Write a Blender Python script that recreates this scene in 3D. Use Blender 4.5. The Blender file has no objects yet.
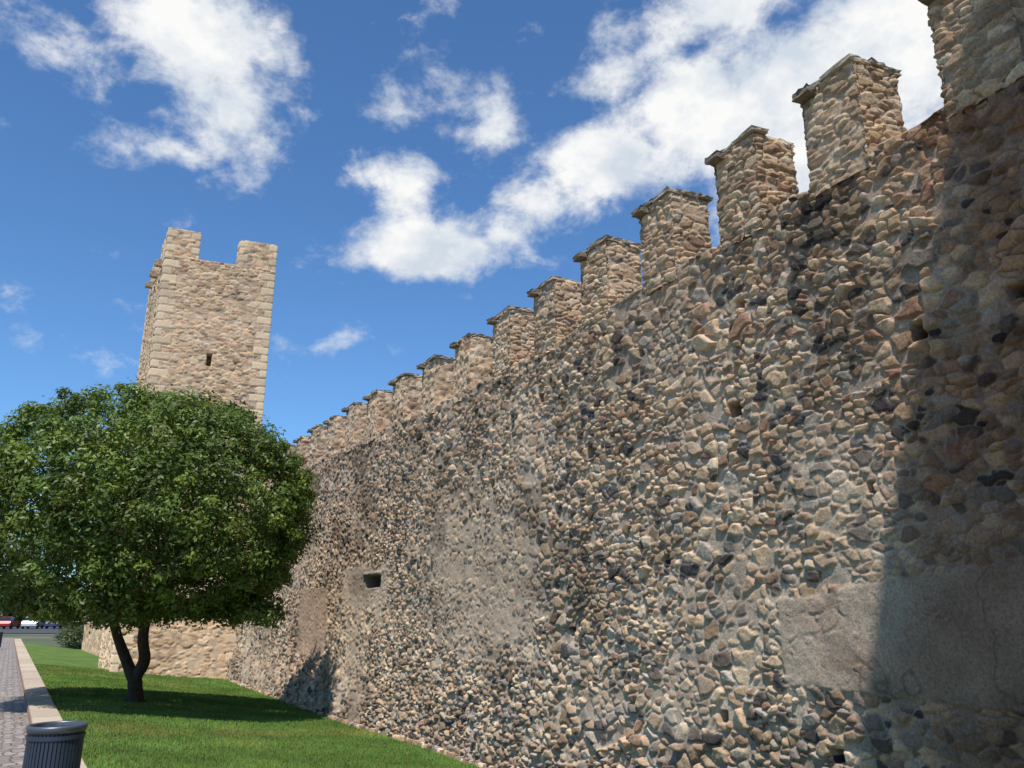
import bpy, math, numpy as np, random
from mathutils import Vector, Matrix
random.seed(7); rng=np.random.default_rng(7)
S=bpy.context.scene
S.view_settings.view_transform='Standard'; S.view_settings.look='None'; S.view_settings.exposure=0
# ------------------------------------------------------------ helpers
def hsh(i,j,k):
    i=i.astype(np.int64); j=j.astype(np.int64)
    h=(i*374761393 + j*668265263 + k*974634777)&0xffffffff
    h=((h^(h>>13))*1274126177)&0xffffffff
    h=((h^(h>>16))*2246822519)&0xffffffff
    h=h^(h>>15)
    return (h&0xffffff)/float(0x1000000)
def vn(x,y,k=0):
    ix=np.floor(x); iy=np.floor(y); fx=x-ix; fy=y-iy
    fx=fx*fx*(3-2*fx); fy=fy*fy*(3-2*fy)
    a=hsh(ix,iy,k); b=hsh(ix+1,iy,k); c=hsh(ix,iy+1,k); d=hsh(ix+1,iy+1,k)
    return (a*(1-fx)+b*fx)*(1-fy)+(c*(1-fx)+d*fx)*fy
def fbm(x,y,k=0,o=4):
    s=0;a=.5;t=0
    for i in range(o):
        s=s+a*vn(x*2**i+i*17.3,y*2**i+i*9.1,k+i); t+=a; a*=.5
    return s/t
def sst(a,b,x):
    t=np.clip((x-a)/(b-a),0,1); return t*t*(3-2*t)
def hclip(c,m=.72):
    mx=np.max(c,axis=-1,keepdims=True); return c*np.minimum(1,m/np.maximum(mx,1e-6))
WARM=np.array((1.20,1.095,.98))
PAL=np.array([(.52,.405,.29),(.46,.36,.265),(.38,.285,.205),(.27,.20,.15),(.33,.215,.16),(.42,.295,.215),
              (.085,.082,.088),(.26,.24,.22),(.64,.55,.44),(.57,.465,.35),(.13,.11,.10),(.37,.335,.30)])*WARM
CUM_W=np.cumsum(np.array([.15,.15,.12,.11,.045,.055,.065,.085,.06,.07,.06,.08])); CUM_W/=CUM_W[-1]
CUM_T=np.cumsum(np.array([.25,.19,.10,.03,.02,.05,.0,.01,.19,.20,.0,.01])); CUM_T/=CUM_T[-1]
def stones(p,z,cs=(.17,.135),k=0,depth=.05,ani=.45,cum=CUM_W,mort=None,warp=.035,pn=2.4):
    wf=.16/cs[0]
    pw=p+warp*2/wf*(fbm(p*3.1*wf,z*3.1*wf,k+50,3)-.5)+.012*(fbm(p*24,z*24,k+60,2)-.5); zw=z+warp*2/wf*(fbm(p*3.3*wf+9,z*3.3*wf,k+51,3)-.5)+.012*(fbm(p*24,z*24,k+61,2)-.5)
    x=pw/cs[0]; y=zw/cs[1]
    ix=np.floor(x); iy=np.floor(y)
    F1=np.full(p.shape,9.); F2=np.full(p.shape,9.); ox=np.zeros(p.shape); oy=np.zeros(p.shape)
    ci=np.zeros(p.shape); cj=np.zeros(p.shape)
    for a in range(-2,3):
        for b in range(-2,3):
            if abs(a)+abs(b)>3: continue
            i=ix+a; j=iy+b
            dx=x-(i+.5+.85*(hsh(i,j,k+1)-.5)); dy=y-(j+.5+.85*(hsh(i,j,k+2)-.5))
            th=(hsh(i,j,k+3)-.5)*1.7; c=np.cos(th); s=np.sin(th)
            st=1+ani*(hsh(i,j,k+4)*1.0)
            u=(c*dx+s*dy)/st; v=(-s*dx+c*dy)*st**.6
            au=np.abs(u); av=np.abs(v)
            d=(au**pn+av**pn)**(1/pn)-.62*hsh(i,j,k+5)**3
            m=d<F1
            F2=np.where(m,F1,np.minimum(F2,d)); F1=np.where(m,d,F1)
            ci=np.where(m,i,ci); cj=np.where(m,j,cj); ox=np.where(m,dx,ox); oy=np.where(m,dy,oy)
    e=F2-F1
    r=hsh(ci,cj,k+6); r2=hsh(ci,cj,k+7); r3=hsh(ci,cj,k+8); r4=hsh(ci,cj,k+9)
    t=np.clip((e-.05)/.34,0,1); prof=(1-(1-t)**2.4)
    h=depth*(prof*(.7+.7*r2)-1)+depth*.9*((r3-.5)*ox+(r4-.35)*oy)
    h=h-depth*1.1*(hsh(ci,cj,k+10)<.045)
    h=h+.012*(fbm(p*26,z*26,k+20,3)-.5)
    big=fbm(p*.55,z*.7,k+30,3)
    if mort is None: mort=-.026+.035*(big-.5)
    ml=mort+.016*(fbm(p*13,z*13,k+21,4)-.5)
    ism=sst(-.004,.005,ml-h)
    h=np.maximum(h,ml)
    idx=np.searchsorted(cum,np.clip(r,0,.9999))
    col=PAL[idx]*(.64+.62*r4)[...,None]
    mcol=np.array((.45,.36,.275))*1.08*(.6+.6*fbm(p*5,z*5,k+31,4))[...,None]
    col=col*(1-ism[...,None])+mcol*ism[...,None]
    tone=.76+.48*fbm(p*.8+3,z*.9,k+33,4)
    col=col*tone[...,None]
    return h,hclip(col)
def mesh_grid(name,V,C,wrap=False,mat=None,smooth=True,flip=False):
    R,Cn,_=V.shape
    idx=np.arange(R*Cn).reshape(R,Cn)
    if wrap: idx=np.concatenate([idx,idx[:,:1]],axis=1)
    q=np.stack([idx[:-1,:-1],idx[:-1,1:],idx[1:,1:],idx[1:,:-1]],axis=-1).reshape(-1,4)
    if flip: q=q[:,::-1]
    return mesh_np(name,V.reshape(-1,3),q,None if C is None else C.reshape(-1,3),mat,smooth)
def mesh_np(name,V,Q,C=None,mat=None,smooth=True):
    me=bpy.data.meshes.new(name); n=Q.shape[1]
    me.vertices.add(len(V)); me.vertices.foreach_set('co',np.ascontiguousarray(V,dtype=np.float32).ravel())
    me.loops.add(Q.size); me.loops.foreach_set('vertex_index',np.ascontiguousarray(Q,dtype=np.int32).ravel())
    me.polygons.add(len(Q)); me.polygons.foreach_set('loop_start',np.arange(0,Q.size,n,dtype=np.int32))
    me.polygons.foreach_set('loop_total',np.full(len(Q),n,dtype=np.int32))
    me.polygons.foreach_set('use_smooth',np.full(len(Q),smooth))
    me.update(calc_edges=True)
    if C is not None:
        a=me.color_attributes.new('Col','FLOAT_COLOR','POINT')
        c4=np.ones((len(V),4),dtype=np.float32); c4[:,:3]=C
        a.data.foreach_set('color',c4.ravel())
    ob=bpy.data.objects.new(name,me); S.collection.objects.link(ob)
    if mat: me.materials.append(mat)
    return ob
def empty(name,loc=(0,0,0)):
    e=bpy.data.objects.new(name,None); e.location=loc; e.empty_display_size=.2; S.collection.objects.link(e); return e
def par(ch,p):
    ch.parent=p; ch.matrix_parent_inverse=Matrix.Translation(p.location).inverted(); return ch
# ------------------------------------------------------------ materials
def newmat(name):
    m=bpy.data.materials.new(name); m.use_nodes=True; nt=m.node_tree; b=nt.nodes['Principled BSDF']; return m,nt,b
def simple(name,col,rough=.6,metal=0,noise=.15,scale=8,bump=0,bscale=40):
    m,nt,b=newmat(name); N=nt.nodes; L=nt.links
    b.inputs['Roughness'].default_value=rough; b.inputs['Metallic'].default_value=metal
    tc=N.new('ShaderNodeTexCoord'); n=N.new('ShaderNodeTexNoise'); n.inputs['Scale'].default_value=scale; n.inputs['Detail'].default_value=3
    L.new(tc.outputs['Object'],n.inputs['Vector'])
    mr=N.new('ShaderNodeMapRange'); mr.inputs[3].default_value=1-noise; mr.inputs[4].default_value=1+noise; L.new(n.outputs[0],mr.inputs[0])
    mx=N.new('ShaderNodeVectorMath'); mx.operation='SCALE'; mx.inputs[0].default_value=col; L.new(mr.outputs[0],mx.inputs['Scale']); L.new(mx.outputs[0],b.inputs['Base Color'])
    if bump:
        n2=N.new('ShaderNodeTexNoise'); n2.inputs['Scale'].default_value=bscale; n2.inputs['Detail'].default_value=4; L.new(tc.outputs['Object'],n2.inputs['Vector'])
        bp=N.new('ShaderNodeBump'); bp.inputs['Distance'].default_value=bump; L.new(n2.outputs[0],bp.inputs['Height']); L.new(bp.outputs[0],b.inputs['Normal'])
    return m
def attrmat(name,mott=.3,bump=.008,bscale=45):
    m=bpy.data.materials.new(name); m.use_nodes=True; nt=m.node_tree; N=nt.nodes; L=nt.links
    N.remove(N['Principled BSDF']); b=N.new('ShaderNodeBsdfDiffuse'); L.new(b.outputs[0],N['Material Output'].inputs[0]); b.inputs['Roughness'].default_value=.6
    at=N.new('ShaderNodeAttribute'); at.attribute_name='Col'
    tc=N.new('ShaderNodeTexCoord'); n=N.new('ShaderNodeTexNoise'); n.inputs['Scale'].default_value=bscale; n.inputs['Detail'].default_value=4; n.inputs['Roughness'].default_value=.65
    L.new(tc.outputs['Object'],n.inputs['Vector'])
    mr=N.new('ShaderNodeMapRange'); mr.inputs[1].default_value=.3; mr.inputs[2].default_value=.7; mr.inputs[3].default_value=1-mott; mr.inputs[4].default_value=1+mott; L.new(n.outputs[0],mr.inputs[0])
    mx=N.new('ShaderNodeVectorMath'); mx.operation='SCALE'; L.new(at.outputs['Color'],mx.inputs[0]); L.new(mr.outputs[0],mx.inputs['Scale']); L.new(mx.outputs[0],b.inputs['Color'])
    bp=N.new('ShaderNodeBump'); bp.inputs['Distance'].default_value=bump; bp.inputs['Strength'].default_value=.9; L.new(n.outputs[0],bp.inputs['Height']); L.new(bp.outputs[0],b.inputs['Normal'])
    return m
M_STONE=attrmat('rubble_stone')
M_LEAF,nt,b=newmat('leaf'); N=nt.nodes; L=nt.links
at=N.new('ShaderNodeAttribute'); at.attribute_name='Col'; L.new(at.outputs['Color'],b.inputs['Base Color']); b.inputs['Roughness'].default_value=.45; b.inputs['Specular IOR Level'].default_value=.35
tr=N.new('ShaderNodeBsdfTranslucent'); hs=N.new('ShaderNodeVectorMath'); hs.operation='MULTIPLY'; hs.inputs[1].default_value=(1.5,1.5,.7); L.new(at.outputs['Color'],hs.inputs[0]); L.new(hs.outputs[0],tr.inputs['Color'])
ms=N.new('ShaderNodeMixShader'); ms.inputs[0].default_value=.26; L.new(b.outputs[0],ms.inputs[1]); L.new(tr.outputs[0],ms.inputs[2]); L.new(ms.outputs[0],N['Material Output'].inputs[0])
M_BARK=simple('bark',(.07,.05,.035),.95,0,.4,12,.02,30)
# ------------------------------------------------------------ wall geometry
def WX(Y): 
    t=(Y-12.5); sp=np.where(t>30,t,np.log1p(np.exp(np.clip(t*1.2,-40,40)))/1.2); return 5.83-.495*Y-.07*sp
def WS(Y): return 1.1158*Y-2.586+.0255*np.maximum(0,Y-12.5)
def WN(Y):
    d=(WX(Y+.01)-WX(Y-.01))/.02; n=np.sqrt(1+d*d); return -1/n, d/n
def ZTOP(Y): return 3.67+.03*np.maximum(0,Y-12.5)
def wall_field(s,z):
    wet=sst(9.2,10.4,s)*(1-sst(13.2,14.5,s))*sst(-1.2,-.5,z)*(1-sst(1.6,2.5,z+.5*(fbm(s*1.2,z*1.2,71)-.5)))
    big=fbm(s*.45,z*.5,77,3)
    far=sst(12,17,s)
    mort=-.026+.036*(big-.5)+.012*wet+.004*far
    # stone size drifts from area to area, as in the patched masonry
    h,c=stones(s,z,(.104,.080),3,.046,.50,CUM_W,mort,pn=2.15)
    h2,c2=stones(s+40,z,(.150,.115),9,.054,.45,CUM_W,mort,pn=2.3)
    sel=sst(.56,.60,fbm(s*.8+11,z*.9+3,98,4))
    h=h*(1-sel)+h2*sel; c=c*(1-sel[...,None])+c2*sel[...,None]
    nz=fbm(s*1.6,z*1.6,80,4)-.5
    pl_h=-.010+.02*(fbm(s*2,z*2,81,4)-.5)+.014*(fbm(s*14,z*14,82,4)-.5)
    top=.12+np.clip((5.4-s),0,3)*.10+.25*nz*.3
    m1=(1-sst(5.36,5.42,s+.10*nz))*sst(-.60,-.55,z+.12*nz)*(1-sst(-.02,.03,z-top))
    m2=sst(15.4,15.6,s+.5*nz)*(1-sst(18.2,18.5,s+.5*nz))*sst(.05,.2,z+.3*nz)*(1-sst(.95,1.05,z+.2*nz))*.9
    m3=sst(19.5,19.6,s)*(1-sst(21.9,22.0,s))*sst(-1.0,-.9,z)*(1-sst(.62,.66,z))
    m4=sst(9.6,10.2,s+1.4*nz)*(1-sst(13.0,13.4,s+1.2*nz))*sst(-.9,-.2,z+1.2*nz)*(1-sst(.9,1.6,z+1.5*nz))*.75
    m5=sst(.62,.70,fbm(s*.9+31,z*1.1,93,3))*.6
    pm=np.clip(m1+m2+m3+m4+m5,0,1)
    mott=(.72+.56*fbm(s*3,z*3,84,5))[...,None]
    crack=(1-.35*sst(.0,.012,.012-np.abs(fbm(s*1.3,z*1.3,99,4)-.5)))[...,None]
    pc=np.array((.46,.365,.28))*mott*crack
    pc3=np.array((.40,.285,.205))*mott
    pc4=np.array((.41,.315,.235))*mott
    c=c*(1-m4[...,None]*.6)+pc4*m4[...,None]*.6
    c=c*(1-m5[...,None]*.5)+pc*m5[...,None]*.5
    mm=np.clip(m1+m2,0,1)[...,None]; c=c*(1-mm)+pc*mm
    c=c*(1-m3[...,None])+pc3*m3[...,None]
    h=h*(1-pm)+np.maximum(pl_h+.012*m1,h*.35)*pm
    red_shade=(1-sst(3.5,5.0,s+2*nz+.3*z))
    c=c*(1-red_shade[...,None]*np.array((.36,.50,.55)))  # reddish-brown stone at the near end, colour also darkened to deepen the shadow there
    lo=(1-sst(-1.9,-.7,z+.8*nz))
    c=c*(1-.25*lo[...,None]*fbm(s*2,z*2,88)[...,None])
    dk=sst(.52,.72,fbm(s*.9+5,z*1.5,89,4))*.35
    c=c*(1-dk[...,None])
    up=sst(2.9,3.6,z+.6*nz)*.2
    c=c*(1-up[...,None]*np.array((.6,.75,.8)))
    rough=1+.7*(1-sst(-1.5,-.3,z+1.2*nz))*sst(5.5,7,s)
    h=np.where(pm<.1,h*rough,h)
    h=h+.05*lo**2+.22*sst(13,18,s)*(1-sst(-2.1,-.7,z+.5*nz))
    holes=[(2.96,2.09,.06,.06),(3.72,2.05,.055,.06),(5.73,1.90,.085,.065),(8.36,1.94,.08,.065),(7.22,2.92,.05,.05),(5.55,2.92,.05,.04),
           (11.2,1.95,.07,.06),(14.0,2.0,.07,.06),(17.1,2.05,.08,.07),(9.6,2.95,.05,.05),(12.4,3.0,.05,.05),(4.3,.95,.04,.05),(6.9,.55,.04,.04),
           (16.46,.66,.42,.12),(20.5,2.1,.08,.08),(6.2,-.9,.05,.05),(4.9,-1.05,.06,.05),(8.9,-.2,.05,.05)]
    for (a,b_,w,hh) in holes:
        m=(1-sst(w*.8,w*1.15,np.abs(s-a)+.02*nz))*(1-sst(hh*.8,hh*1.15,np.abs(z-b_)+.02*nz))
        h=h-.24*m; c=c*(1-.6*m[...,None])
    ms_=(1-sst(.50,.54,np.abs(s-16.46)))*(1-sst(.025,.04,np.abs(z-.82)))
    h=h+.05*ms_
    h=h+.07*(fbm(s*.35,z*.4,90,2)-.5)
    return h,c
wall=empty('crenellated_stone_wall',(0,9,-2.2))
def wall_strip(Y0,Y1,nc,nr,nm):
    Y=np.linspace(Y0,Y1,nc); 
    tz=np.linspace(0,1,nr)
    zt=ZTOP(Y)+.09*(fbm(WS(Y)*4,WS(Y)*0,95,3)-.5)
    Z=-2.75+(zt[None,:]+2.75)*tz[:,None]
    Yg=np.broadcast_to(Y,Z.shape); s=WS(Yg)
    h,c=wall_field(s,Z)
    nx,ny=WN(Y)
    V=np.stack([WX(Yg)+nx*h,Yg+ny*h,Z],-1)
    rows=[];cols=[]
    for dep,dz in ((.03,.025),(.10,.03),(.25,.02),(.56,.03),(1.1,.0),(1.12,-6.)):
        dzz=dz+.02*(vn(s[-1]*9,s[-1]*0+dep*20,96)-.5)
        rows.append(np.stack([WX(Y)-nx*dep,Y-ny*dep,zt+dzz],-1)); cols.append(c[-1]*.95)
    V=np.concatenate([V,np.array(rows)],0); c=np.concatenate([c,np.array(cols)],0)
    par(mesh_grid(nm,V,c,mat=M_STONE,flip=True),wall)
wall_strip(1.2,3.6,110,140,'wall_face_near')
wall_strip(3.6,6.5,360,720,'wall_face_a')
wall_strip(6.5,10.0,360,620,'wall_face_b')
wall_strip(10.0,17.,540,430,'wall_face_c')
wall_strip(17.,31,450,280,'wall_face_d')
def tube(name,poly,z0,z1,rp,rz,k,cs=(.18,.09),depth=.03,cum=CUM_T,quoin=0,cap=True,tint=(1,1,1),mort=None,slit=None,ani=.35,dome=.05):
    poly=[np.array(p,float) for p in poly]; n=len(poly); P=[];NN=[];pp=[];cd=[];t=0
    ar=sum(poly[i][0]*poly[(i+1)%n][1]-poly[(i+1)%n][0]*poly[i][1] for i in range(n)); sg=1 if ar>0 else -1
    nrm=[]
    for i in range(n):
        d=poly[(i+1)%n]-poly[i]; d/=np.linalg.norm(d); nrm.append(np.array((d[1],-d[0]))*sg)
    for i in range(n):
        a=poly[i]; b=poly[(i+1)%n]; Ln=np.linalg.norm(b-a); m=max(2,int(Ln/rp))
        for j in range(m):
            f=j/m; P.append(a+(b-a)*f)
            if j==0: v=nrm[i]+nrm[i-1]; v=v/np.linalg.norm(v)*1.1
            else: v=nrm[i]
            NN.append(v); pp.append(t+Ln*f); cd.append(min(f,1-f)*Ln)
        t+=Ln
    P=np.array(P);NN=np.array(NN);pp=np.array(pp);cd=np.array(cd)
    nr=max(3,int((z1-z0)/rz)); zz=np.linspace(z0,z1,nr)
    pg,zg=np.meshgrid(pp,zz); cg=np.broadcast_to(cd,pg.shape)
    h,c=stones(pg+k*13.7,zg,cs,k,depth,ani,cum,mort)
    if quoin:
        row=np.floor(zg/.30); ln=quoin*(.7+.9*(np.mod(row,2)))+.1*hsh(row,np.floor(pg*.2),k+77)
        m=(cg<ln); fz=zg/.30-row; ed=np.minimum(np.minimum(fz,1-fz)*.30,np.abs(ln-cg))
        qh=np.where(ed<.018,-.03,.004)+.016*(fbm(pg*9,zg*9,k+5)-.5)
        qc=np.array((.66,.53,.38))*(.7+.5*hsh(row,np.floor((pg+1)/3.),k+78))[...,None]*np.where(ed<.018,.7,1.)[...,None]
        h=np.where(m,qh,h); c=np.where(m[...,None],qc,c)
    if slit:
        for (sp,sz,sw,sh) in slit:
            m=(np.abs(pg-sp)<sw)&(np.abs(zg-sz)<sh); h=np.where(m,-.4,h); c=np.where(m[...,None],c*.4,c)
    h=h-.02*np.exp(-cg/.04)
    zt=zg.copy()
    zt[-1]+= .04*(fbm(pp*5,pp*0,k+41)-.5)
    V=np.stack([P[:,0][None]+NN[:,0][None]*h,P[:,1][None]+NN[:,1][None]*h,zt],-1)
    c=hclip(c*np.array(tint),.78)
    if cap:
        ct=P.mean(0); R=[];CC=[]
        for f,dz in ((.08,.02),(.2,.5*dome),(.4,dome),(.7,dome*1.1),(.97,dome)):
            q=P+(ct-P)*f
            zc=z1+dz+.05*(fbm(q[:,0]*9,q[:,1]*9,k+44,3)-.5)
            R.append(np.stack([q[:,0],q[:,1],zc],-1)); CC.append(c[-2]*.9)
        V=np.concatenate([V,np.array(R)],0); c=np.concatenate([c,np.array(CC)],0)
    return mesh_grid(name,V,c,wrap=True,mat=M_STONE,flip=(sg<0))
def slab(cx,cy,ux,uy,L_,W_,T_,z,col,seedk,jit=.22):
    n=5
    g=np.linspace(-1,1,n); V=[];Q=[]
    bx,by=-uy,ux
    def pt(a,b,c):
        r=1+jit*(random.random()-.5)
        ee=(abs(a)>.9)+(abs(b)>.9)+(abs(c)>.9)
        sh=(1-.6*jit) if ee>=2 else 1
        return (cx+ux*a*L_/2*sh*r+bx*b*W_/2*sh*r, cy+uy*a*L_/2*sh*r+by*b*W_/2*sh*r, z+c*T_/2*sh+.2*T_*(random.random()-.5))
    layers=[]
    for c in (-1,-.5,.5,1):
        ring=[]
        path=[(x,-1) for x in g[:-1]]+[(1,y) for y in g[:-1]]+[(x,1) for x in g[::-1][:-1]]+[(-1,y) for y in g[::-1][:-1]]
        for a,b in path: ring.append(pt(a,b,c))
        layers.append(ring)
    m=len(layers[0])
    for l in layers: V+=l
    for i in range(3):
        for j in range(m): Q.append((i*m+j,i*m+(j+1)%m,(i+1)*m+(j+1)%m,(i+1)*m+j))
    for li,zz in ((0,z-T_/2),(3,z+T_/2)):
        c0=len(V); V.append((cx,cy,zz))
        for j in range(0,m,2):
            q=(li*m+j,li*m+(j+1)%m,li*m+(j+2)%m,c0); Q.append(q if li==3 else q[::-1])
    C=[tuple(np.array(col)*(.8+.4*random.random())) for _ in V]
    return V,Q,C
ycs=[3.45,4.65,5.815,6.915,8.11,9.32,10.51,11.78,13.1,14.4,15.75,17.15,18.5,19.85,21.2,22.5,23.85,25.2,26.5]
sv=[];sq=[];sc=[]
def addslab(*a):
    V_,Q_,C_=slab(*a); o=len(sv); sv.extend(V_); sc.extend(C_); sq.extend([tuple(x+o for x in q) for q in Q_])
for i,Y0 in enumerate(ycs):
    ln=.62+.05*random.random()+(.02 if i>8 else 0)
    dd=(WX(Y0+.3)-WX(Y0))/.3; dv=np.array((dd,1.))/math.hypot(dd,1); nin=np.array((dv[1],-dv[0]))
    A=np.array((float(WX(np.array(Y0)))-0.0,Y0))-nin*.02
    th=.56
    poly=[A,A+dv*ln,A+dv*ln+nin*th,A+nin*th]
    zt=float(ZTOP(np.array(Y0)))
    H=.91+.09*random.random()
    res=.013 if i<8 else .03
    par(tube('merlon_%02d'%i,poly,zt-.12,zt+H,res,res,200+i,(.14,.065),.034,CUM_W if i<1 else CUM_T,tint=(.98,.96,.95),dome=.02),wall)
    nr_=3
    for r_ in range(nr_):
        for q_ in range(2):
            a=(r_+.5)/nr_*(th+.02)-.01+random.uniform(-.015,.015); b_=ln*(.27 if q_ else .74)+random.uniform(-.03,.03)
            ce=A+dv*b_+nin*a; aj=random.uniform(-.12,.12); du=np.array((dv[0]*math.cos(aj)-dv[1]*math.sin(aj),dv[0]*math.sin(aj)+dv[1]*math.cos(aj)))
            addslab(ce[0],ce[1],du[0],du[1],ln*.52+random.uniform(-.05,.05),.20,.035+.02*random.random(),zt+H+.022+.022*random.random(),np.array((.50,.42,.33))*random.uniform(.6,1.1),i,.16)
    ce=A+dv*(ln-.12)-nin*.01
    addslab(ce[0],ce[1],nin[0],nin[1],.20,.18,.07,zt+H-.035,(.22,.18,.145),i)
par(mesh_np('coping_stones',np.array(sv),np.array(sq),np.array(sc),M_STONE,False),wall)
# ------------------------------------------------------------ main tower
tow=empty('stone_tower',(-11,28,-2))
RC=np.array((-9.1,28.4)); e=np.array((-.93,-.37)); e/=np.linalg.norm(e); W=3.94; d2=np.array((-.52,.854))
LC=RC+e*W; D=4.2
zn=12.75
TT=(1.22,1.17,1.12)
par(tube('tower_body',[RC,LC,LC+d2*D,RC+d2*D],-2.8,zn,.033,.033,400,(.21,.115),.045,CUM_T,quoin=.3,tint=TT,slit=[(2.05,8.9,.07,.24)],ani=.5),tow)
def tm(nm,a,b_,z1,k,th=.55,base=RC,ax=e,inn=d2):
    p0=base+ax*a; p1=base+ax*b_
    par(tube(nm,[p0,p1,p1+inn*th,p0+inn*th],zn-.05,z1,.04,.04,k,(.22,.12),.035,CUM_T,quoin=.18,tint=TT),tow)
tm('tower_merlon_a',0.0,1.38,zn+1.05,410)
tm('tower_merlon_b',2.78,3.94,zn+1.08,411)
tm('tower_merlon_c',.0,.5,zn+.9,412,th=.9,base=LC+(-e)*.5+d2*.57,ax=e,inn=d2)
tm('tower_merlon_d',.0,.5,zn+.95,413,th=1.2,base=LC+(-e)*.5+d2*2.9,ax=e,inn=d2)
tm('tower_merlon_e',.0,.5,zn+.95,414,th=1.2,base=RC+e*.02+d2*.6,ax=e,inn=d2)
tm('tower_merlon_f',.0,1.3,zn+.95,415,th=.5,base=RC+d2*3.6,ax=e,inn=d2)
for i in range(3):
    c=LC+d2*(.6+1.2*i)+e*.08; V_,Q_,C_=slab(c[0],c[1],e[0],e[1],.35,.2,.22,zn-.15,(.4,.3,.2),1)
    par(mesh_np('corbel_%d'%i,np.array(V_),np.array(Q_),np.array(C_),M_STONE,False),tow)
# gate tower beside the viewpoint (casts the shadow on the near wall)
w=np.array((-.4436,.8962)); nout=np.array((-.8962,-.4436))
def wp(s): Y=(s+2.586)/1.1158; return np.array((5.83-.495*Y,Y))
B0=wp(.78); B1=B0+nout*3.85-w*2.1; B2=B1-w*3.2; B3=B0-w*5.2
gt=empty('stone_tower',(B0[0],B0[1],-2.2))
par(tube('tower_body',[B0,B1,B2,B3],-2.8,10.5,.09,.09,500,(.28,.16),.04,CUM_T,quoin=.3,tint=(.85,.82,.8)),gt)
# farther curtain wall beyond the tower
fw=empty('rubble_stone_wall',(-18,38,-2))
par(tube('wall_body',[(-13.3,30.2),(-25.2,49.2),(-24.2,49.9),(-12.4,30.8)],-2.6,3.8,.12,.09,520,(.3,.18),.05,CUM_T,tint=(1.0,.95,.9)),fw)
# ------------------------------------------------------------ ground, lawn, path, kerb
CX=lambda Y:1.11-.605*Y
cn=np.array((1,.605))/math.hypot(1,.605)
cdv=np.array((-.605,1))/math.hypot(1,.605)
def cdist(x,y): return (x-CX(y))*cn[0]
M_GROUND,nt,b=newmat('ground_soil'); N=nt.nodes; L=nt.links
tc=N.new('ShaderNodeTexCoord'); n=N.new('ShaderNodeTexNoise'); n.inputs['Scale'].default_value=.08; n.inputs['Detail'].default_value=6; L.new(tc.outputs['Object'],n.inputs['Vector'])
cr=N.new('ShaderNodeValToRGB'); cr.color_ramp.elements[0].color=(.06,.085,.03,1); cr.color_ramp.elements[1].color=(.17,.14,.085,1); cr.color_ramp.elements[0].position=.4; cr.color_ramp.elements[1].position=.62
L.new(n.outputs[0],cr.inputs[0]); L.new(cr.outputs[0],b.inputs['Base Color']); b.inputs['Roughness'].default_value=1
gx=np.unique(np.concatenate([-np.geomspace(60,3000,16),np.linspace(-60,30,91),np.geomspace(30,3000,16)]))
gy=np.unique(np.concatenate([-np.geomspace(20,3000,16),np.linspace(-20,80,101),np.geomspace(80,3000,18)]))
GX,GY=np.meshgrid(gx,gy); dd=cdist(GX,GY)
fade=1-sst(50,65,GY)
GZ=-1.76-.75*sst(-.2,4.,dd)*fade
mesh_grid('ground',np.stack([GX,GY,GZ],-1),None,mat=M_GROUND)
def XR(Y): 
    far=-13.0-(Y-30.)*(12./19.)
    return np.where(Y<28.6,WX(Y)+.15,far)
def LZ(x,Y):
    f=np.clip((x-CX(Y))/(XR(Y)-CX(Y)),0,1)
    z=-1.565-.53*sst(-.15,1.05,f)*(1-.25*sst(20,40,Y))
    return z+.03*(fbm(x*.5,Y*.5,9,2)-.5)
M_GRASS,nt,b=newmat('lawn_turf'); N=nt.nodes; L=nt.links
tc=N.new('ShaderNodeTexCoord')
n=N.new('ShaderNodeTexNoise'); n.inputs['Scale'].default_value=1.1; n.inputs['Detail'].default_value=5; L.new(tc.outputs['Object'],n.inputs['Vector'])
n2=N.new('ShaderNodeTexNoise'); n2.inputs['Scale'].default_value=35; n2.inputs['Detail'].default_value=4; n2.inputs['Roughness'].default_value=.75; L.new(tc.outputs['Object'],n2.inputs['Vector'])
cr=N.new('ShaderNodeValToRGB'); cr.color_ramp.elements[0].color=(.095,.165,.04,1); cr.color_ramp.elements[1].color=(.16,.24,.06,1); cr.color_ramp.elements[0].position=.35; cr.color_ramp.elements[1].position=.65; L.new(n.outputs[0],cr.inputs[0])
mr=N.new('ShaderNodeMapRange'); mr.inputs[1].default_value=.3; mr.inputs[2].default_value=.7; mr.inputs[3].default_value=.5; mr.inputs[4].default_value=1.35; L.new(n2.outputs[0],mr.inputs[0])
vm=N.new('ShaderNodeVectorMath'); vm.operation='SCALE'; L.new(cr.outputs[0],vm.inputs[0]); L.new(mr.outputs[0],vm.inputs['Scale']); L.new(vm.outputs[0],b.inputs['Base Color'])
b.inputs['Roughness'].default_value=.9; b.inputs['Specular IOR Level'].default_value=.1
bp=N.new('ShaderNodeBump'); bp.inputs['Distance'].default_value=.03; L.new(n2.outputs[0],bp.inputs['Height']); L.new(bp.outputs[0],b.inputs['Normal'])
Yl=np.concatenate([np.linspace(-6,28.5,120),np.linspace(28.7,50,50)]); fl=np.linspace(0,1,30)
LY=np.broadcast_to(Yl[:,None],(len(Yl),30)); LX=CX(LY)+(XR(LY)-CX(LY))*fl[None]
lawn=empty('grass_lawn',(-4,12,-1.7))
par(mesh_grid('turf',np.stack([LX,LY,LZ(LX,LY)],-1),None,mat=M_GRASS),lawn)
nb=220000
u=rng.random(nb); Yb=6.5*(30/6.5)**u; fb=rng.random(nb); Xb=CX(Yb)+(XR(Yb)-CX(Yb))*fb*.985+.02
ok=Yb<28; Yb=Yb[ok];Xb=Xb[ok]; nb=len(Yb)
zb=LZ(Xb,Yb)-.004
ang=rng.random(nb)*6.283; hh=(.018+.03*rng.random(nb)); ww=.004+.00045*Yb
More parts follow.
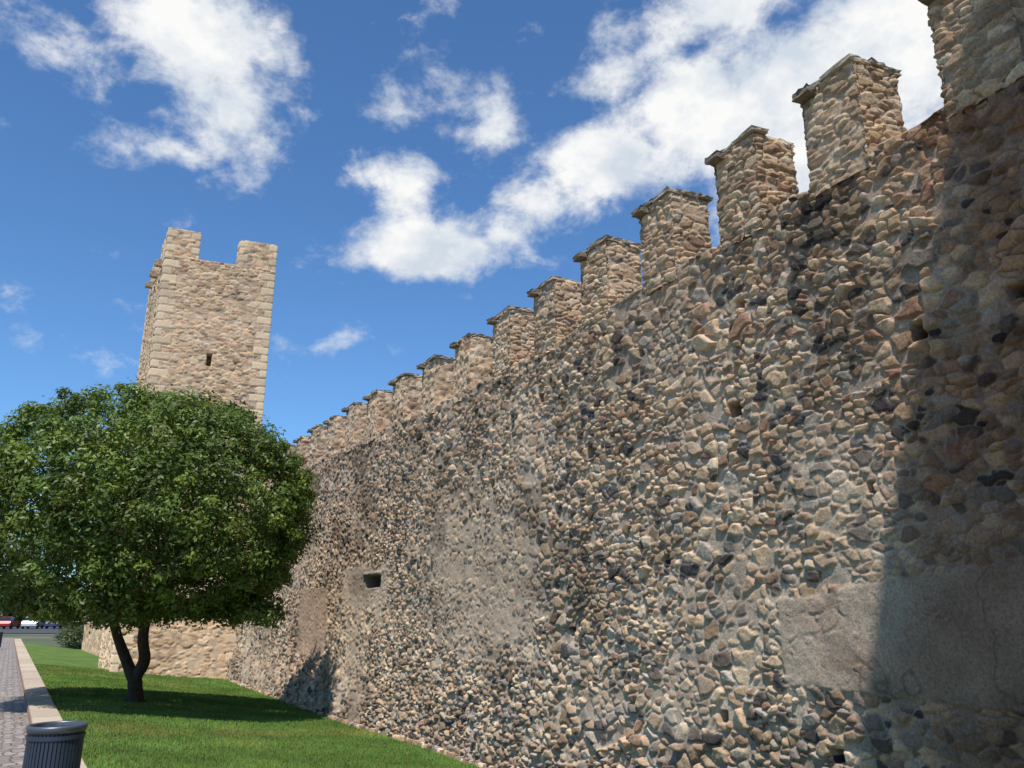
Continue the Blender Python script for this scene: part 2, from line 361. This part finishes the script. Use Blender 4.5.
lx=(rng.random(nb)-.5)*.03; ly=(rng.random(nb)-.5)*.03
V=np.stack([np.stack([Xb-np.cos(ang)*ww,Yb-np.sin(ang)*ww,zb],-1),np.stack([Xb+np.cos(ang)*ww,Yb+np.sin(ang)*ww,zb],-1),np.stack([Xb+lx,Yb+ly,zb+hh],-1)],1).reshape(-1,3)
dry=sst(.5,.75,fbm(Xb*.7+4,Yb*.7,15,3))[:,None]
cc=np.stack([.11+.08*rng.random(nb),.185+.10*rng.random(nb),.04+.03*rng.random(nb)],-1)*(.55+.9*fbm(Xb*1.3,Yb*1.3,12)[:,None])*(1+dry*np.array((.45,.05,.2)))
C=np.repeat(cc,3,axis=0)
M_BLADE=attrmat('grass_blade',.1,.001,5)
par(mesh_np('grass_blades',V,np.arange(nb*3).reshape(-1,3),C,M_BLADE,False),lawn)
Ys=np.linspace(2,28.4,500); nx,ny=WN(Ys); rows=[];cs_=[]
ext=.20*sst(13,18,WS(Ys))
for j,(o,dz) in enumerate(((-.1,.08),(.03,.05),(.07,.03),(.11,.015),(.15,-.012))):
    oo=o+ext+(.07*(fbm(Ys*3,Ys*0,60+j)-.5) if j>2 else 0)
    x=WX(Ys)+nx*oo; y=Ys+ny*oo; rows.append(np.stack([x,y,LZ(x,y)+dz+.03*(fbm(Ys*7,Ys*0+j,61)-.5)],-1))
    cs_.append(np.stack([.22+0*Ys,.175+0*Ys,.13+0*Ys],-1)*(.6+.7*fbm(Ys*9,Ys*0+j,62)[:,None]))
mesh_grid('soil_border',np.array(rows),np.array(cs_),mat=M_STONE)
vs=[];qs=[];cs2=[]
for i in range(420):
    Y0=random.uniform(8,28); o=random.uniform(.0,.16)+.2*float(sst(13,18,WS(np.array(Y0)))); n_=WN(np.array(Y0)); x=float(WX(np.array(Y0))+n_[0]*o); y=float(Y0+n_[1]*o)
    sz=random.uniform(.03,.11); z=float(LZ(np.array(x),np.array(y)))+.03
    V_,Q_,C_=slab(x,y,math.cos(i),math.sin(i),sz,sz*.8,sz*.7,z,PAL[np.searchsorted(CUM_W,random.random()*.99)],i)
    o=len(vs); vs+=V_; cs2+=C_; qs+=[tuple(q_+o for q_ in q) for q in Q_]
mesh_np('loose_stones',np.array(vs),np.array(qs),np.array(cs2),M_STONE,False)
# path paving
M_PATH,nt,b=newmat('path_paving'); N=nt.nodes; L=nt.links
tc=N.new('ShaderNodeTexCoord'); mp=N.new('ShaderNodeMapping'); mp.inputs['Rotation'].default_value=(0,0,math.radians(-31)); L.new(tc.outputs['Object'],mp.inputs['Vector'])
vo=N.new('ShaderNodeTexVoronoi'); vo.feature='DISTANCE_TO_EDGE'; vo.inputs['Scale'].default_value=7; vo.inputs['Randomness'].default_value=.7; L.new(mp.outputs[0],vo.inputs['Vector'])
vc=N.new('ShaderNodeTexVoronoi'); vc.inputs['Scale'].default_value=7; vc.inputs['Randomness'].default_value=.7; L.new(mp.outputs[0],vc.inputs['Vector'])
mr=N.new('ShaderNodeMapRange'); mr.inputs[1].default_value=.0; mr.inputs[2].default_value=.09; mr.inputs[3].default_value=0; mr.inputs[4].default_value=1; L.new(vo.outputs['Distance'],mr.inputs[0])
bw=N.new('ShaderNodeSeparateColor'); L.new(vc.outputs['Color'],bw.inputs[0])
cr=N.new('ShaderNodeValToRGB'); cr.color_ramp.elements[0].color=(.22,.18,.155,1); cr.color_ramp.elements[1].color=(.38,.325,.285,1); L.new(bw.outputs[0],cr.inputs[0])
mx=N.new('ShaderNodeMix'); mx.data_type='RGBA'; mx.inputs[6].default_value=(.15,.12,.10,1); L.new(mr.outputs[0],mx.inputs[0]); L.new(cr.outputs[0],mx.inputs[7]); L.new(mx.outputs[2],b.inputs['Base Color'])
bp=N.new('ShaderNodeBump'); bp.inputs['Distance'].default_value=.02; L.new(mr.outputs[0],bp.inputs['Height']); L.new(bp.outputs[0],b.inputs['Normal']); b.inputs['Roughness'].default_value=.85
def cpt(t,d,z): 
    q=np.array((1.11,0.))+cdv*t+cn*d; return (q[0],q[1],z)
me=[cpt(-15,-5,-1.68),cpt(-15,-.4,-1.68),cpt(75,-.4,-1.68),cpt(75,-5,-1.68)]
mesh_np('footpath',np.array(me),np.array([[0,1,2,3]]),None,M_PATH,False)
M_ROAD=simple('asphalt',(.06,.06,.062),.9,0,.2,3,.01,60)
mesh_np('parking_road',np.array([(-120,80,-1.70),(-20,80,-1.70),(-20,122,-1.70),(-120,122,-1.70)]),np.array([[0,1,2,3]]),None,M_ROAD,False)
# kerb blocks
M_KERB=attrmat('kerb_stone',.15,.006,40)
vs=[];qs=[];cs2=[]
t=-8
while t<66:
    ln=.98; d0,d1=-.42,0.0; zt=-1.545; zb_=-1.9; bv=.02
    ring=[(d0,zb_),(d0,zt-bv),(d0+bv,zt),(d1-bv,zt),(d1,zt-bv),(d1,zb_)]
    o=len(vs)
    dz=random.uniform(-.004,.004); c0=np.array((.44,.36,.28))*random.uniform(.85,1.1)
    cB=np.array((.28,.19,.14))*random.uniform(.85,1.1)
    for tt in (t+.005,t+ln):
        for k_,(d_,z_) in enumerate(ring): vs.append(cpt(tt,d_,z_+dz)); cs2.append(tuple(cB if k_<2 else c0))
    for j in range(5): qs.append((o+j,o+j+1,o+6+j+1,o+6+j))
    qs.append((o,o+1,o+4,o+5)); qs.append((o+1,o+2,o+3,o+4)); qs.append((o+6,o+11,o+10,o+7)); qs.append((o+7,o+10,o+9,o+8))
    t+=1.0
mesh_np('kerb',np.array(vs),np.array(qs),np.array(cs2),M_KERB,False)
# ------------------------------------------------------------ trees
def leafmass(name,centers,rad,per,size,cols,par_=None,up=.5,mat=M_LEAF,ctr=None):
    nC=len(centers); n=nC*per
    ci=np.repeat(np.arange(nC),per)
    d=rng.normal(size=(n,3)); d/=np.linalg.norm(d,axis=1)[:,None]
    r=rng.random(n)**.45
    P=centers[ci]+d*r[:,None]*rad[ci][:,None]*np.array((1,1,.8))
    nr=rng.normal(size=(n,3))*.55+d*.8+np.array((0,0,up))
    if ctr is not None:
        o=P-ctr; o/=np.linalg.norm(o,axis=1)[:,None]; nr=nr+o*.4
    nr/=np.linalg.norm(nr,axis=1)[:,None]
    t=np.cross(nr,rng.normal(size=(n,3))); t/=np.linalg.norm(t,axis=1)[:,None]; bt=np.cross(nr,t)
    sl=size*(.7+.6*rng.random(n))[:,None]; sw=sl*.45
    V=np.stack([P-t*sl*.5,P+bt*sw*.5-nr*sl*.05,P+t*sl*.5-nr*sl*.12,P-bt*sw*.5-nr*sl*.05],1).reshape(-1,3)
    c=cols[ci]*(.75+.5*rng.random(n))[:,None]
    ob=mesh_np(name,V,np.arange(n*4).reshape(-1,4),np.repeat(c,4,axis=0),mat,False)
    if par_: par(ob,par_)
    return ob
def limb(name,pts,rads,parent,seg=10):
    pts=[Vector(p) for p in pts]; V=[];Q=[]
    P=[];R=[]
    for i in range(len(pts)-1):
        p0=pts[max(i-1,0)];p1=pts[i];p2=pts[i+1];p3=pts[min(i+2,len(pts)-1)]
        for j in range(6):
            t=j/6; P.append(.5*((2*p1)+(-p0+p2)*t+(2*p0-5*p1+4*p2-p3)*t*t+(-p0+3*p1-3*p2+p3)*t**3)); R.append(rads[i]*(1-t)+rads[i+1]*t)
    P.append(pts[-1]);R.append(rads[-1])
    for i,pp in enumerate(P):
        tg=(P[min(i+1,len(P)-1)]-P[max(i-1,0)]).normalized(); a=tg.cross(Vector((0.3,1,.1))).normalized(); b_=tg.cross(a)
        for j in range(seg):
            an=j/seg*6.283; rr=R[i]*(1+.10*math.sin(an*3+i*.4)+.06*math.sin(an*5-i*.9)); V.append(pp+a*math.cos(an)*rr+b_*math.sin(an)*rr)
    for i in range(len(P)-1):
        for j in range(seg): Q.append((i*seg+j,i*seg+(j+1)%seg,(i+1)*seg+(j+1)%seg,(i+1)*seg+j))
    ob=mesh_np(name,np.array([tuple(v) for v in V]),np.array(Q),None,M_BARK,True); par(ob,parent); return ob
tx,ty=-7.72,17.45; tz=float(LZ(np.array(tx),np.array(ty)))-.05
tree=empty('broadleaf_tree',(tx,ty,tz))
C0=np.array((-7.28,16.0,1.95)); RX=3.2; RZ=2.42
def crownR(d):
    az_=np.arctan2(d[:,1],d[:,0])
    k=fbm(az_*1.5+10,d[:,2]*2.2+5,130,2); k2=fbm(az_*4+3,d[:,2]*5+5,131,2)
    return 1+.12*(k-.5)+.11*(k2-.5)
def crown_pts(n,lo,hi,ns=0):
    d=rng.normal(size=(n*2,3)); d/=np.linalg.norm(d,axis=1)[:,None]
    R=crownR(d)*(lo+(hi-lo)*rng.random(len(d)))
    q=C0+d*R[:,None]*np.array((RX,RX*.95,RZ))
    floor=-.15+.35*vn(q[:,0]*1.1,q[:,1]*1.1,140)-.5*np.clip((q[:,0]+6.2)/1.6,0,1)
    q[:,2]=np.where(q[:,2]<floor,floor+.25*rng.random(len(q)),q[:,2])
    return q[:n]
cA=crown_pts(760,.88,.98); cB=crown_pts(360,.4,.86); cC=crown_pts(380,.94,1.03)
cD=np.array((-4.95,15.9,.32))+np.clip(rng.normal(size=(40,3)),-1.2,1.2)*np.array((.32,.4,.32))
cen=np.concatenate([cA,cB,cC,cD]); rd=np.concatenate([.22+.22*rng.random(len(cA)),.42+.2*rng.random(len(cB)),.12+.14*rng.random(len(cC)),.24+0*cD[:,0]])
base=np.array((.105,.155,.030)); v=rng.random(len(cen))[:,None]
cols=base*(.55+.8*v)+np.array((.045,.04,0))*(rng.random(len(cen))[:,None]>.7)
leafmass('crown',cen,rd,108,.092,cols,tree,.45,ctr=C0)
fk=Vector((tx+.02,ty-.1,tz+.5))
limb('trunk',[(tx,ty,tz-.1),(tx+.01,ty,tz+.2),fk],[.21,.15,.135],tree)
l1=[fk,(tx-.22,ty-.3,tz+1.05),(tx-.42,ty-.6,tz+1.8),(tx-.85,ty-1.0,tz+3.0),(tx-1.0,ty-1.4,tz+4.4)]
l2=[fk,(tx+.24,ty-.3,tz+.9),(tx+.30,ty-.6,tz+1.5),(tx+.70,ty-1.0,tz+2.7),(tx+1.0,ty-1.5,tz+4.4)]
limb('limb_1',l1,[.125,.10,.085,.06,.03],tree); limb('limb_2',l2,[.13,.115,.10,.07,.03],tree)
for i in range(22):
    bs=Vector((l1 if i%2 else l2)[2+(i//2)%2]); t_=cen[rng.integers(0,len(cA))]; mid=bs.lerp(Vector(t_),.5)+Vector((0,0,.15))
    limb('branch_%d'%i,[bs,mid,t_],[.05,.03,.01],tree,6)
for i in range(4):
    a=i*1.7+.4; limb('root_%d'%i,[(tx,ty,tz+.18),(tx+.18*math.cos(a),ty+.18*math.sin(a),tz+.04),(tx+.36*math.cos(a),ty+.36*math.sin(a),tz-.06)],[.10,.06,.03],tree,8)
def mass(name,boxes,per,size,col,nper=40):
    cs_=[];rr=[]
    for (x,y,z,rx,ry,rz) in boxes:
        d=rng.normal(size=(nper,3)); d/=np.linalg.norm(d,axis=1)[:,None]; cs_.append(np.array((x,y,z))+d*np.array((rx,ry,rz))*(rng.random(nper)**.4)[:,None]); rr.append(np.full(nper,max(rx,rz)*.35))
    cs_=np.concatenate(cs_); rr=np.concatenate(rr)
    return leafmass(name,cs_,rr,per,size,np.array(col)*(.6+.8*rng.random(len(cs_)))[:,None])
mass('shrub_hedge',[(-25.6-1.0*i*.75,50+i*1.2,-1.2,.9,1.0,.6+.2*(i%3)) for i in range(6)],40,.16,(.10,.12,.055))
rowb=[]
for i in range(46):
    an=math.radians(-48+i*.75); r_=random.uniform(140,170); rowb.append((math.sin(an)*r_,math.cos(an)*r_,random.uniform(.5,1.5),3.2,3.2,random.uniform(2.,3.6)))
mass('distant_tree_row',rowb,30,1.1,(.07,.11,.035),44)
# ------------------------------------------------------------ litter bins
M_BIN=simple('bin_paint',(.035,.05,.075),.45,.3,.2,10)
M_RIM=simple('bin_rim',(.12,.14,.17),.4,.6,.1,10)
M_BAG=simple('bin_liner',(.07,.08,.10),.35,0,.3,6,.02,14)
def ringmesh(prof,seg=48,close=True):
    V=[];Q=[]
    for (r,z) in prof:
        for j in range(seg): a=j/seg*6.28318; V.append((r*math.cos(a),r*math.sin(a),z))
    n=len(prof)
    for i in range(n if close else n-1):
        for j in range(seg): Q.append((i*seg+j,i*seg+(j+1)%seg,((i+1)%n)*seg+(j+1)%seg,((i+1)%n)*seg+j))
    return np.array(V,float),np.array(Q)
def litter_bin(x,y,z):
    g=empty('litter_bin',(x,y,z))
    def add(nm,V,Q,m,sm=True):
        o=mesh_np(nm,V+np.array((x,y,z)),Q,None,m,sm); par(o,g); return o
    R=.20;H=.86
    V,Q=ringmesh([(R-.012,H-.05),(R+.008,H-.05),(R+.013,H-.01),(R+.008,H),(R-.012,H),(R-.016,H-.01)]); add('rim',V,Q,M_RIM)
    for zz in (.14,.46,H-.10): V,Q=ringmesh([(R-.006,zz),(R+.006,zz),(R+.006,zz+.03),(R-.006,zz+.03)]); add('band',V,Q,M_BIN,False)
    V,Q=ringmesh([(R-.022,H-.01),(R-.028,H-.04),(R-.035,.16),(0.01,.15)],close=False); 
    o=add('liner',V,Q,M_BAG)
    vs=[];qs=[];ns=44
    for i in range(ns):
        a0=(i+.14)/ns*6.28318; a1=(i+.86)/ns*6.28318; o=len(vs)
        for rr in (R-.008,R-.002):
            for a,zz in ((a0,.10),(a1,.10),(a1,H-.05),(a0,H-.05)): vs.append((rr*math.cos(a),rr*math.sin(a),zz))
        qs+=[(o+4,o+5,o+6,o+7),(o+3,o+2,o+1,o),(o,o+4,o+7,o+3),(o+1,o+2,o+6,o+5),(o,o+1,o+5,o+4),(o+3,o+7,o+6,o+2)]
    add('slats',np.array(vs),np.array(qs),M_BIN,False)
    V,Q=ringmesh([(.0005,0),(.13,0),(.13,.02),(.05,.03),(.045,.14),(R-.01,.14),(R-.01,.15),(.0005,.15)],close=False); add('base',V,Q,M_BIN,False)
litter_bin(-3.55,6.74,-1.68)
litter_bin(-25.95,42.3,-1.68)
# ------------------------------------------------------------ parked cars
M_GL=simple('car_glass',(.02,.025,.03),.1,0,.05); M_TY=simple('tyre',(.02,.02,.02),.8)
import bmesh
def car(x,y,z,rot,col):
    g=empty('parked_car',(x,y,z)); g.rotation_euler=(0,0,rot)
    pm=simple('car_paint',col,.3,.1,.03)
    def prism(nm,prof,w0,w1,mat,zsplit=None,bev=.06):
        bm=bmesh.new(); A=[];B=[]
        for (px,pz) in prof:
            ww=w0 if (zsplit is None or pz<zsplit) else w1
            A.append(bm.verts.new((px,-ww,pz))); B.append(bm.verts.new((px,ww,pz)))
        n=len(prof); bm.faces.new(A); bm.faces.new(B[::-1])
        for i in range(n): bm.faces.new((A[i],B[i],B[(i+1)%n],A[(i+1)%n])[::-1])
        bmesh.ops.recalc_face_normals(bm,faces=bm.faces)
        if bev: bmesh.ops.bevel(bm,geom=bm.edges[:],offset=bev,segments=2,affect='EDGES')
        me_=bpy.data.meshes.new(nm); bm.to_mesh(me_); bm.free(); me_.materials.append(mat); o=bpy.data.objects.new(nm,me_); S.collection.objects.link(o); o.parent=g
    prism('body',[(-2.1,.3),(-2.15,.7),(-2.0,.95),(-1.2,1.0),(.9,.98),(1.9,.82),(2.1,.65),(2.1,.3)],.86,.86,pm)
    prism('cabin_glass',[(-1.85,.95),(-1.45,1.38),(.1,1.40),(.95,.95)],.80,.66,M_GL,1.2,.03)
    prism('roof',[(-1.5,1.375),(-1.35,1.45),(.0,1.46),(.2,1.385)],.67,.62,pm,1.4,.015)
    for wx in (-1.3,1.3):
        for wy in (-.8,.8):
            V,Q=ringmesh([(.0005,-.1),(.18,-.1),(.30,-.1),(.32,-.07),(.32,.07),(.30,.1),(.18,.1),(.0005,.1)],24,False)
            V=V[:,[0,2,1]]+np.array((wx,wy,.32)); o=mesh_np('wheel',V,Q,None,M_TY,False); o.parent=g
for i,c_ in enumerate([(.35,.35,.37),(.35,.03,.03),(.65,.65,.65),(.05,.08,.2),(.5,.48,.45),(.3,.05,.04)]):
    car(-66+i*2.7,104+.8*i,-1.695,math.radians(100+4*(i%3)),c_)
# ------------------------------------------------------------ sun, world
sd=Vector((.0561,.608,-1)).normalized()
sun=bpy.data.lights.new('sun','SUN'); sun.energy=5; sun.angle=math.radians(.5); sun.color=(1,.955,.88)
so=bpy.data.objects.new('sun',sun); so.rotation_euler=sd.to_track_quat('-Z','Y').to_euler(); S.collection.objects.link(so)
Wd=bpy.data.worlds.new('World'); S.world=Wd; Wd.use_nodes=True; nt=Wd.node_tree; N=nt.nodes; L=nt.links
try:
    Wd.cycles.sampling_method='MANUAL'; Wd.cycles.sample_map_resolution=512
except Exception as ex: print(ex)
bg=N['Background']; bg.inputs['Strength'].default_value=.1
sky=N.new('ShaderNodeTexSky'); sky.sky_type='NISHITA'; sky.sun_disc=False
sky.sun_elevation=math.asin(-sd.z); sky.sun_rotation=math.atan2(-sd.x,-sd.y)
sky.altitude=300; sky.air_density=1.0; sky.dust_density=.6; sky.ozone_density=2.5
tc=N.new('ShaderNodeTexCoord'); DIR=tc.outputs['Generated']
def M(op,a,b_=None,c=None,clamp=False):
    n=N.new('ShaderNodeMath'); n.operation=op; n.use_clamp=clamp
    for i,v_ in enumerate((a,b_,c)):
        if v_ is None: continue
        if isinstance(v_,(int,float)): n.inputs[i].default_value=v_
        else: L.new(v_,n.inputs[i])
    return n.outputs[0]
sp=N.new('ShaderNodeSeparateXYZ'); L.new(DIR,sp.inputs[0])
az=M('ARCTAN2',sp.outputs[0],sp.outputs[1]); el=M('ARCSINE',sp.outputs[2])
az=M('MULTIPLY',az,57.2958); el=M('MULTIPLY',el,57.2958)
blobs=[ # az, el, r_az, r_el, rot, strength
(-25.5,36.8,6.0,3.7,-15,1.12),(-34,34.5,4.8,2.0,10,.66),(-22.0,32.6,3.4,3.8,15,1.1),(-26,29.6,5.2,1.4,5,.74),(-19,35,3,3,0,.6),
(-6.5,36.0,6.0,2.8,12,.74),(-1.5,33.8,3.4,2.3,0,.66),
(-8.6,30.0,2.6,2.3,0,1.05),(-5.6,25.8,5.0,2.3,5,1.2),(0,27.0,4.5,2.1,20,1.0),
(3.0,29.0,4.8,2.9,25,1.0),(8.5,31.8,7.5,3.3,22,1.15),(14.5,33.5,6.5,4.2,20,1.2),(9.0,37.0,5.5,2.2,12,.78),(22,32.5,9,5.5,8,1.25),
(30,35.5,7.5,5.5,20,1.25),(19,40.3,8.5,2.3,8,.98),(22.,28.0,6,3.5,0,1.0),(10,42,4,1,0,.5),
(-3.5,22.2,1.5,.5,0,.60),(-13,19,10,3.0,5,.30),(-33,17.,9,3,-5,.38)]
tot=None
for (a0,e0,ra,re,rot,st) in blobs:
    cA_,sA_=math.cos(math.radians(rot)),math.sin(math.radians(rot)); ce=math.cos(math.radians(e0))
    u_=M('MULTIPLY_ADD',az,ce*cA_/ra,M('MULTIPLY_ADD',el,sA_/ra,-a0*ce*cA_/ra-e0*sA_/ra)); v_=M('MULTIPLY_ADD',az,-ce*sA_/re,M('MULTIPLY_ADD',el,cA_/re,a0*ce*sA_/re-e0*cA_/re))
    q=M('MULTIPLY_ADD',u_,u_,M('MULTIPLY',v_,v_))
    g=M('MULTIPLY',M('EXPONENT',M('MULTIPLY',q,-.8)),st)
    tot=g if tot is None else M('SMOOTH_MAX',tot,g,.15)
def noise(scale,det,rough,dist,off=(0,0,0),sc=(1,1,1)):
    mp=N.new('ShaderNodeMapping'); mp.inputs['Location'].default_value=off; mp.inputs['Scale'].default_value=sc; L.new(DIR,mp.inputs[0])
    n=N.new('ShaderNodeTexNoise'); n.inputs['Scale'].default_value=scale; n.inputs['Detail'].default_value=det; n.inputs['Roughness'].default_value=rough; n.inputs['Distortion'].default_value=dist; L.new(mp.outputs[0],n.inputs[0]); return n.outputs[0]
n1=noise(13,8,.62,.15,(3,1,2),(1,1,1.35)); n3=noise(11,5,.6,0,(1,8,3),(1,1,1.4))
f=M('MULTIPLY_ADD',M('SUBTRACT',n1,.5),2.1,tot)
mrn=N.new('ShaderNodeMapRange'); mrn.interpolation_type='SMOOTHSTEP'; mrn.inputs[1].default_value=.30; mrn.inputs[2].default_value=.98; L.new(f,mrn.inputs[0])
dens=mrn.outputs[0]
mrs=N.new('ShaderNodeMapRange'); mrs.inputs[1].default_value=.36; mrs.inputs[2].default_value=.60; L.new(n3,mrs.inputs[0])
cc_=N.new('ShaderNodeMix'); cc_.data_type='RGBA'; cc_.inputs[6].default_value=(6.4,7.1,8.0,1); cc_.inputs[7].default_value=(9.7,9.7,9.6,1); L.new(mrs.outputs[0],cc_.inputs[0])
gm=N.new('ShaderNodeVectorMath'); gm.operation='MULTIPLY'; gm.inputs[1].default_value=(.90,1.33,1.68); L.new(sky.outputs[0],gm.inputs[0])
mxs=N.new('ShaderNodeMix'); mxs.data_type='RGBA'; L.new(dens,mxs.inputs[0]); L.new(gm.outputs[0],mxs.inputs[6]); L.new(cc_.outputs[2],mxs.inputs[7])
L.new(mxs.outputs[2],bg.inputs['Color'])
# ------------------------------------------------------------ camera
cd_=bpy.data.cameras.new('camera'); cd_.lens=28.1; cd_.sensor_width=36; cd_.clip_end=6000; cd_.clip_start=.05
co=bpy.data.objects.new('camera',cd_); co.rotation_euler=(math.radians(90+16.1),0,0); S.collection.objects.link(co); S.camera=co
